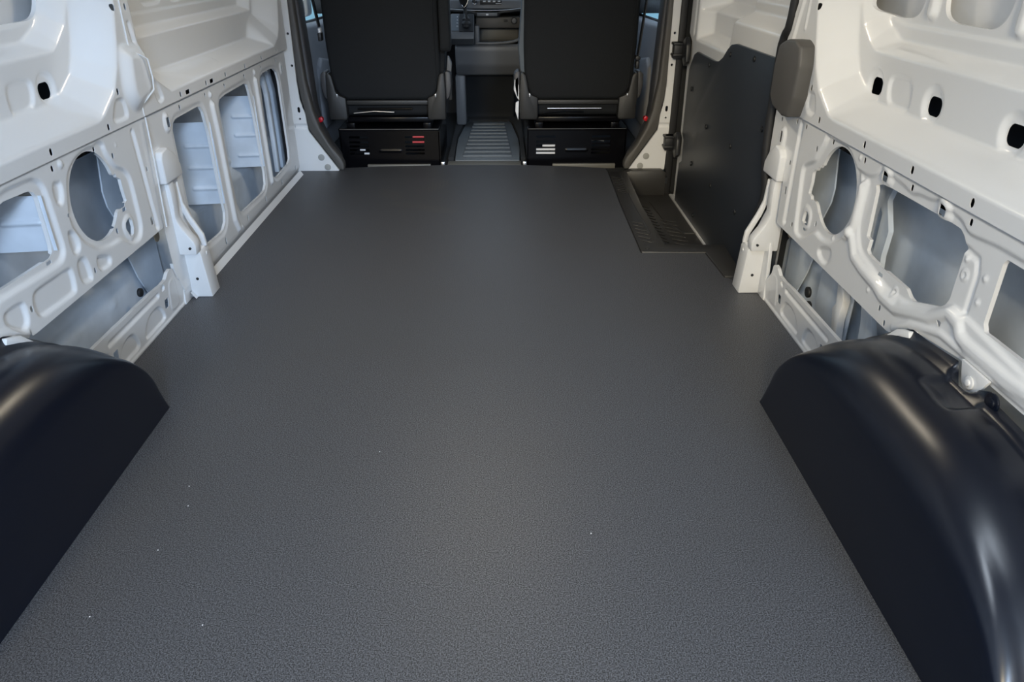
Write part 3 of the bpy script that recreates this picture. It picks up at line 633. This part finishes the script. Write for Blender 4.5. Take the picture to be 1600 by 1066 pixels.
# climate panel
prism('climate_panel', [(4.64, .652), (4.60, .660), (4.615, .705), (4.66, .725), (4.75, .725), (4.75, .652)], 'x', -.205, .215, DASH, db, .008, 3)
disc('knob', (-.060, 4.612, .698), .016, 'y', -.016, CHROME, db, 20, .003); disc('knob_cap', (-.060, 4.596, .698), .011, 'y', -.004, BLACK, db, 16, .001)
box('display', -.030, .094, 4.600, 4.612, .683, .706, BLACK, db, .003)
for k in range(4): box('button', -.012+k*.028, .002+k*.028, 4.596, 4.602, .696, .703, WHITEP, db, .001)
box('slider_track', .06, .092, 4.597, 4.602, .686, .689, WHITEP, db, .0005)
prism('lower_rim', [(-.21, .648), (-.07, .638), (-.05, .618), (.07, .618), (.09, .638), (.215, .650), (.215, .660), (.09, .650), (.07, .644), (-.05, .644), (-.07, .650), (-.21, .658)], 'y', 4.575, 4.64, BLACK, db, .003)
tube('bright_strip', curve_pts([(-.21, 4.574, .662), (-.08, 4.57, .655), (.09, 4.57, .655), (.215, 4.574, .665)], 5), .0025, STEEL, db, 6)
box('badge_plate', -.048, .068, 4.568, 4.58, .624, .642, DASH, db, .003); box('badge_mark', .004, .018, 4.566, 4.57, .628, .637, WHITEP, db, .0005)
# shelf and pocket
box('shelf_face', -.055, .205, 4.60, 4.70, .558, .618, WARMTRIM, db, .008)
disc('power_socket', (.165, 4.602, .598), .019, 'y', -.008, BLACK, db, 20, .003); disc('socket_lid', (.165, 4.594, .598), .013, 'y', -.003, DASH, db, 16, .001)
box('usb_port', .105, .128, 4.596, 4.602, .592, .606, SEATPL, db, .001)
box('pocket_back', -.055, .205, 4.72, 4.74, .47, .57, WARMTRIM, db); box('pocket_floor', -.055, .205, 4.57, 4.74, .466, .476, DASH, db)
box('pocket_side', -.062, -.036, 4.57, 4.74, .47, .575, DASH, db, .005); box('pocket_side', .197, .215, 4.57, 4.74, .47, .62, DASH, db, .004)
box('pocket_lining', -.030, .19, 4.705, 4.721, .484, .548, ALU, db, .003)
tube('pocket_lip', curve_pts([(-.050, 4.555, .482), (.04, 4.552, .482), (.13, 4.552, .487), (.185, 4.555, .500), (.205, 4.56, .52)], 5), .008, DASH, db, 10)
prism('lower_console', [(4.56, .476), (4.55, .45), (4.565, .36), (4.61, .30), (4.70, .285), (4.78, .285), (4.78, .476)], 'x', -.178, .215, DASH, db, .014, 3)
prism('tunnel_front', [(4.72, .29), (4.80, .15), (4.86, .03), (4.865, -.03), (5.15, -.03), (5.15, .29)], 'x', -.15, .17, CARPET, db, .02, 3)
box('console_leg', -.185, -.125, 4.60, 4.70, .010, .30, DASH, db, .012)
# gear selector
gs = thing('gear_selector', (-.12, 4.50, .476), 'black gear lever with chrome edged knob on a sloping plate', 'gear lever')
sl = lambda x, y, z: (x, y, z)
prism('housing', [(4.475, .505), (4.455, .515), (4.470, .545), (4.555, .638), (4.572, .638), (4.572, .478), (4.52, .478)], 'x', -.196, -.064, DASH, gs, .006, 2)
def on_plate(u, v, w=0): # u across, v along the slope 0..1
    return (u, 4.473+.081*v-.74*w, .549+.088*v+.67*w)
def plate(name, u0, u1, v0, v1, h, m):
    V = [on_plate(u0, v0, .001), on_plate(u1, v0, .001), on_plate(u1, v1, .001), on_plate(u0, v1, .001)]+[on_plate(u0, v0, h), on_plate(u1, v0, h), on_plate(u1, v1, h), on_plate(u0, v1, h)]
    raw(name, V, [(3, 2, 1, 0), (4, 5, 6, 7), (0, 1, 5, 4), (1, 2, 6, 5), (2, 3, 7, 6), (3, 0, 4, 7)], m, gs, False)
plate('scale_plate', -.188, -.150, .06, .96, .004, MATGREY); plate('boot_frame', -.146, -.066, .02, .98, .005, BLACK)
bm = bmesh.new()
for k, r in enumerate((.020, .026, .018, .022, .014)): 
    p = on_plate(-.106, .28+.10*k, .008+.004*k); bmesh.ops.create_uvsphere(bm, u_segments=12, v_segments=8, radius=r, matrix=Matrix.Translation(p) @ Matrix.Diagonal((1, .7, .7, 1)))
from_bm('boot', bm, RUBBER, gs, 60)
tube('lever', [(-.106, 4.505, .610), (-.110, 4.47, .665), (-.112, 4.455, .69)], [.010, .009, .011], CHROME, gs, 12)
tube('knob', [(-.112, 4.458, .680), (-.113, 4.450, .695), (-.114, 4.440, .72), (-.114, 4.432, .75), (-.114, 4.43, .775), (-.114, 4.432, .785)], [.012, .019, .025, .026, .020, .008], SEATPL, gs, 16)
tube('chrome_trim', curve_pts([(-.140, 4.425, .74), (-.134, 4.428, .705), (-.114, 4.432, .680), (-.094, 4.428, .705), (-.088, 4.425, .74)], 5), .0025, CHROME, gs, 6)
ax_u = Vector((1, 0, 0)); ax_v = Vector((0, .676, .737)); ax_w = ax_u.cross(ax_v)
for k, ch in enumerate('PRND'):
    p = Vector(on_plate(-.157, .80-.17*k, .0055))
    M = Matrix(((ax_u.x, ax_v.x, ax_w.x, p.x), (ax_u.y, ax_v.y, ax_w.y, p.y), (ax_u.z, ax_v.z, ax_w.z, p.z), (0, 0, 0, 1)))
    text('gear_letter', ch, .012, M, WHITEP, gs)

# ribbed tunnel mat and threshold
tm = thing('tunnel_mat', (.01, 4.3, -.03), 'grey ribbed rubber mat between the two seats', 'mat')
MP = [(-.155, 3.80), (.178, 3.80), (.186, 4.05), (.182, 4.30), (.150, 4.72), (.135, 4.76), (-.115, 4.76), (-.132, 4.72), (-.162, 4.30), (-.162, 4.05)]
prism('mat_base', MP, 'z', -.032, .0, MATGREY, tm, .004)
for k in range(10):
    y = 3.86+k*.088; w = .128-.0035*k
    box('mat_rib', .010-w, .012+w, y, y+.055, -.001, .008, MATGREY, tm, .004)
prism('carpet_surround', [(-.19, 3.81), (-.162, 3.82), (-.168, 4.30), (-.14, 4.74), (-.115, 4.77), (.135, 4.77), (.157, 4.74), (.19, 4.30), (.186, 3.82), (.21, 3.81), (.21, 4.86), (-.19, 4.86)], 'z', -.032, .010, CARPET, tm)
tag(box('threshold_strip', -.19, .185, 3.695, 3.795, -.030, -.004, ALU, bevel=.003), 'dull metal threshold strip between rubber mat and load floor', 'strip')

def seat(S, name, lab, arm):
    cx = -.476 if S < 0 else .465
    t = thing(name, (cx, 3.95, -.03), lab, 'seat', group='cab seats')
    def lean(x, y, z): return (x, y-(z-.30)*.10, z)
    o = [(-.195, .303), (-.235, .325), (-.252, .36), (-.266, .43), (-.271, .57), (-.270, .76), (-.262, .93), (-.235, .985), (-.17, 1.0)]
    P = [(cx+a, b) for a, b in o]+[(cx-a, b) for a, b in o[::-1]]
    bk = prism('backrest', P, 'y', 3.775, 3.90, FABRIC, t, .022, 3, lean)
    tube('seam', [lean(cx+.243, 3.774, .36), lean(cx+.247, 3.773, .50), lean(cx+.245, 3.773, .76), lean(cx+.24, 3.774, .95)], .003, FABRIC, bk, 6)
    box('headrest', cx-.13, cx+.13, 3.72, 3.80, 1.04, 1.24, FABRIC, t, .035, 3)
    for k in (-1, 1): tube('headrest_post', [(cx+k*.06, 3.77, .98), (cx+k*.06, 3.76, 1.06)], .007, STEEL, t)
    # padded flank; the right one is greyed to imitate light falling on it
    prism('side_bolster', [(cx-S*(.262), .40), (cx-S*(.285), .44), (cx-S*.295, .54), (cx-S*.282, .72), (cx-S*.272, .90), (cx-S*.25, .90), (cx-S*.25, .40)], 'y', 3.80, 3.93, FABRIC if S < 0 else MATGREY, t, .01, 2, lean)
    # recliner covers at both lower corners
    for k in (-1, 1):
        Q = [(.200, .318), (.230, .330), (.245, .345), (.258, .420), (.272, .436), (.286, .430), (.290, .34), (.286, .215), (.205, .212), (.198, .225)]
        prism('recliner_cover', [(cx+k*a, b) for a, b in Q], 'y', 3.745, 3.80, SEATPL, t, .006, 2)
        Q2 = [(.287, .435), (.300, .440), (.316, .425), (.318, .37), (.308, .32), (.290, .30)]
        prism('recliner_knob', [(cx+k*a, b) for a, b in Q2], 'y', 3.77, 3.87, GREYTRIM, t, .008, 2)
        box('bolt', cx+k*.240-.003, cx+k*.240+.003, 3.740, 3.748, .322, .338, STEEL, t, .001)
    box('cross_bar', cx-.20, cx+.20, 3.765, 3.785, .282, .304, SEATPL, t, .004)
    prism('cushion', [(3.80, .22), (3.80, .33), (3.90, .36), (4.30, .38), (4.36, .33), (4.34, .24)], 'x', cx-.26, cx+.26, FABRIC, t, .03, 3)
    box('under_tray', cx-.21, cx+.22, 3.78, 4.25, .195, .222, BLACKM, t, .006)
    tube('front_rod', [(cx-.15, 3.775, .262), (cx+.12, 3.775, .262)], .005, STEEL if S > 0 else BLACKM, t); tube('slide_wire', [(cx-.17, 3.765, .243), (cx-.07, 3.765, .252), (cx+.03, 3.768, .247)], .0035, STEEL if S < 0 else BLACKM, t)
    for k in (-1, 1): box('slide_rail', cx+k*.19-.02, cx+k*.19+.02, 3.76, 4.30, .170, .196, BLACKM, t, .003)
    # steel base with pressed slots
    s = Sheet(rng(cx-.248, cx+.248, .004), rng(-.03, .166, .004))
    for kx in (-.155, .125):
        for z in (.128, .103, .083, .064, .046): s.slot((cx+kx, z), .052, .0055, .004)
    s.line([(cx-.05, .06), (cx+.05, .06)], -.003, .008)
    bs = s.build('base', BLACKM, t, lambda u, v, d: (u, 3.752+d, v), rim=.003)
    for k in (-1, 1): box('base_side', cx+k*.248-.004, cx+k*.248+.004, 3.752, 4.25, -.03, .166, BLACKM, t)
    box('base_top', cx-.252, cx+.252, 3.744, 4.25, .160, .172, BLACKM, t, .003)
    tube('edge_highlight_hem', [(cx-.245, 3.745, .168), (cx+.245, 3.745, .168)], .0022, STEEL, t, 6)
    box('base_foot', cx-.12, cx+.20, 3.735, 3.752, -.030, -.006, ALU, t, .002)
    box('foot_bolt', cx-S*.262-.010, cx-S*.262+.010, 3.735, 3.755, -.03, .006, STEEL, t, .003)
    if S < 0:
        for x0, x1, z in ((.115, .176, .128), (.113, .182, .102)): tube('red_cable', [(cx+x0, 3.760, z), (cx+x1, 3.760, z)], .0055, REDC, t)
        tube('cable_sleeve', [(cx+.178, 3.760, .130), (cx+.20, 3.760, .128)], .005, WHITEP, t)
        for x0, x1, z0, z1 in ((-.155, -.128, .060, .070), (-.135, -.105, .041, .053), (-.085, -.047, .058, .070), (-.078, -.052, .074, .082), (-.068, -.052, .045, .050)): box('warning_label', cx+x0, cx+x1, 3.758, 3.761, z0, z1, WHITEP, t)
    else:
        for x0, x1, z in ((-.212, -.106, .064), (-.212, -.106, .046), (-.172, -.108, .083)): box('white_duct', cx+x0, cx+x1, 3.758, 3.764, z-.006, z+.006, WHITEP, t)
        tube('grey_cable', [(cx+.07, 3.765, .105), (cx+.10, 3.762, .110), (cx+.14, 3.765, .103)], .004, STEEL, t)
    if arm:
        prism('armrest', [(3.70, .535), (3.69, .56), (3.66, .95), (3.74, .97), (3.79, .90), (3.80, .56), (3.77, .535)], 'x', cx+.275, cx+.325, FABRIC, t, .012, 3)
        prism('belt_buckle', [(cx+.295, .44), (cx+.318, .43), (cx+.322, .47), (cx+.310, .50), (cx+.302, .505)], 'y', 3.80, 3.83, DASH, t, .004)
        box('buckle_stalk', cx+.298, cx+.318, 3.79, 3.82, .30, .42, SEATPL, t, .004)
    else:
        prism('side_lever', [(cx-.292, .42), (cx-.315, .40), (cx-.318, .35), (cx-.300, .31), (cx-.29, .30)], 'y', 3.77, 3.80, WHITEP, t, .004)
        prism('side_clip', [(cx-.292, .30), (cx-.308, .29), (cx-.31, .25), (cx-.295, .205)], 'y', 3.765, 3.785, WHITEP, t, .003)
    return t
seat(-1, 'driver_seat', 'black fabric cab seat back with a folded armrest and red cables below', True)
seat(1, 'passenger_seat', 'black fabric cab seat back without armrest, white slotted ducts below', False)

# seat belts
def belt(S, lab):
    t = thing('seat_belt', (S*.75, 3.70, .5), lab, 'seat belt', group='seat belts')
    P = [(.790, 3.68, 1.2), (.752, 3.70, .757), (.731, 3.70, .52)] if S > 0 else [(.80, 3.69, 1.2), (.768, 3.70, .757), (.752, 3.70, .645)]
    V = []
    for x, y, z in P: V += [(S*x, y-.022, z), (S*x, y+.022, z), (S*(x+.005), y+.022, z), (S*(x+.005), y-.022, z)]
    F = []
    for i in range(2):
        for k in range(4): F.append((i*4+k, i*4+(k+1) % 4, i*4+4+(k+1) % 4, i*4+4+k))
    raw('webbing', V, F, BLACK, t, False)
    e = P[-1]
    if S > 0: disc('tongue_stop', (S*e[0], e[1]-.03, e[2]-.012), .012, 'y', .05, BLACK, t, 14, .003)
    else: box('tongue', -e[0]-.006, -e[0]+.006, e[1]-.02, e[1]+.01, e[2]-.025, e[2]-.005, WHITEP, t, .002)
    box('tongue_cover', S*e[0]-.008, S*e[0]+.008, e[1]-.03, e[1]+.02, e[2]-.06, e[2]-.024, BLACK, t, .004)
belt(-1, 'black seat belt hanging beside the seat with the armrest'); belt(1, 'black seat belt hanging beside the seat without armrest')

# cab doors, windows, windscreen, nose
for S, n in ((-1, 2), (1, 3)):
    d = thing('door_%d' % n, (S*.90, 4.3, -.03), 'grey plastic cab door panel beside the %s' % ('seat with the armrest' if S < 0 else 'seat without armrest'), 'door', 'structure')
    prism('door_panel', [(3.78, -.03), (3.78, .60), (3.84, .635), (4.30, .615), (5.05, .60), (5.05, -.03)], 'x', S*.87, S*.955, DOORPL, d, .02, 3)
    prism('window_ledge', [(3.80, .60), (3.86, .70), (3.96, .90), (3.92, .92), (3.78, .72)], 'x', S*.90, S*.96, DOORPL, d, .01, 2)
    prism('speaker_bulge', [(4.05, .10), (4.05, .42), (4.12, .46), (4.5, .40), (4.55, .10)], 'x', S*.85, S*.90, DOORPL, d, .018, 3)
    w = thing('window_%d' % n, (S*.945, 4.4, .6), 'clear side window of the cab above the %s door panel' % ('left' if S < 0 else 'right'), 'window', 'structure')
    w['label'] = 'clear cab side window beside the seat %s armrest' % ('with the' if S < 0 else 'without')
    box('pane', S*.945-.002, S*.945+.002, 3.82, 5.0, .60, 1.32, GLASS, w)
    tube('pane_seal', [(S*.945, 3.86, .70), (S*.945, 3.98, .632), (S*.945, 4.3, .618), (S*.945, 5.0, .605)], .008, RUBBER, w, 6)
    m = thing('side_mirror', (S*1.10, 4.80, .62), 'white and black wing mirror outside the window beside the %s' % ('armrest seat' if S < 0 else 'seat without armrest'), 'mirror', group='wing mirrors')
    box('housing', S*1.16-.10, S*1.16+.10, 4.80, 4.95, .60, 1.02, WHITEP, m, .03, 3); box('mirror_glass', S*1.16-.085, S*1.16+.085, 4.795, 4.80, .74, 1.0, CHROME, m, .001)
    box('lower_glass', S*1.16-.085, S*1.16+.085, 4.795, 4.80, .62, .72, CHROME, m, .001); box('stalk', S*.96-.06, S*1.06+.02 if S > 0 else S*.96+.06, 4.82, 4.90, .62, .70, BLACK, m, .01)
    a = thing('trim_%d' % (n+1), (S*.86, 5.0, .8), 'dark windscreen pillar on the side of the %s' % ('armrest seat' if S < 0 else 'seat without armrest'), 'trim', 'structure')
    prism('post', [(4.98, .60), (5.10, .60), (4.60, 1.52), (4.48, 1.52)], 'x', S*.88, S*.97, GREYTRIM, a, .012)
w = thing('window_1', (0, 5.0, .82), 'windscreen of the van above the dashboard', 'window', 'structure')
raw('pane', [(-.92, 5.18, .80), (.92, 5.18, .80), (.92, 4.58, 1.52), (-.92, 4.58, 1.52)], [(0, 1, 2, 3)], GLASS, w, False)
tag(box('wall_front', -.95, .95, 5.20, 5.26, -.03, .80, GREYTRIM), 'dark bulkhead below the windscreen behind the dashboard', 'bulkhead', 'structure')

# strip lamps added on the unseen roof to light ledges, arch covers and floor
ll = thing('added_roof_lamp', (0, 2.2, 1.47), 'long strip lamp added out of view on the van roof over the load floor', 'lamp')
box('added_lamp_housing', -.06, .06, 2.2, 2.6, 1.465, 1.482, WHITEP, ll, .004); box('added_lamp_lens', -.045, .045, 2.23, 2.57, 1.458, 1.466, ADDED_LAMP, ll, .003)

l2 = thing('added_roof_lamp', (.1, .55, 1.46), 'cool white strip lamp added out of view on the van roof near the rear door opening', 'lamp')  # second added lamp, gives the arch cover its highlight
box('added_lamp_housing', .04, .18, .28, .82, 1.462, 1.482, WHITEP, l2, .004); box('added_lamp_lens', .055, .165, .30, .80, 1.455, 1.464, ADDED_LAMP2, l2, .003)

# a glass fronted hall stands in front of the van
bd = thing('building', (0, 18, -.7), 'teal glass fronted hall seen through the cab windows', 'building')
for k in range(9): box('glass_panel', -18+k*4+.1, -14+k*4-.1, 18, 18.2, -.6, 4.4, TEAL, bd)
for k in range(10): box('mullion', -18+k*4-.12, -18+k*4+.12, 17.9, 18.2, -.7, 4.5, FACADE, bd)
box('parapet', -18.2, 18.2, 17.85, 18.4, 4.4, 5.2, FACADE, bd); box('plinth', -18.2, 18.2, 17.9, 18.4, -.7, -.55, FACADE, bd)
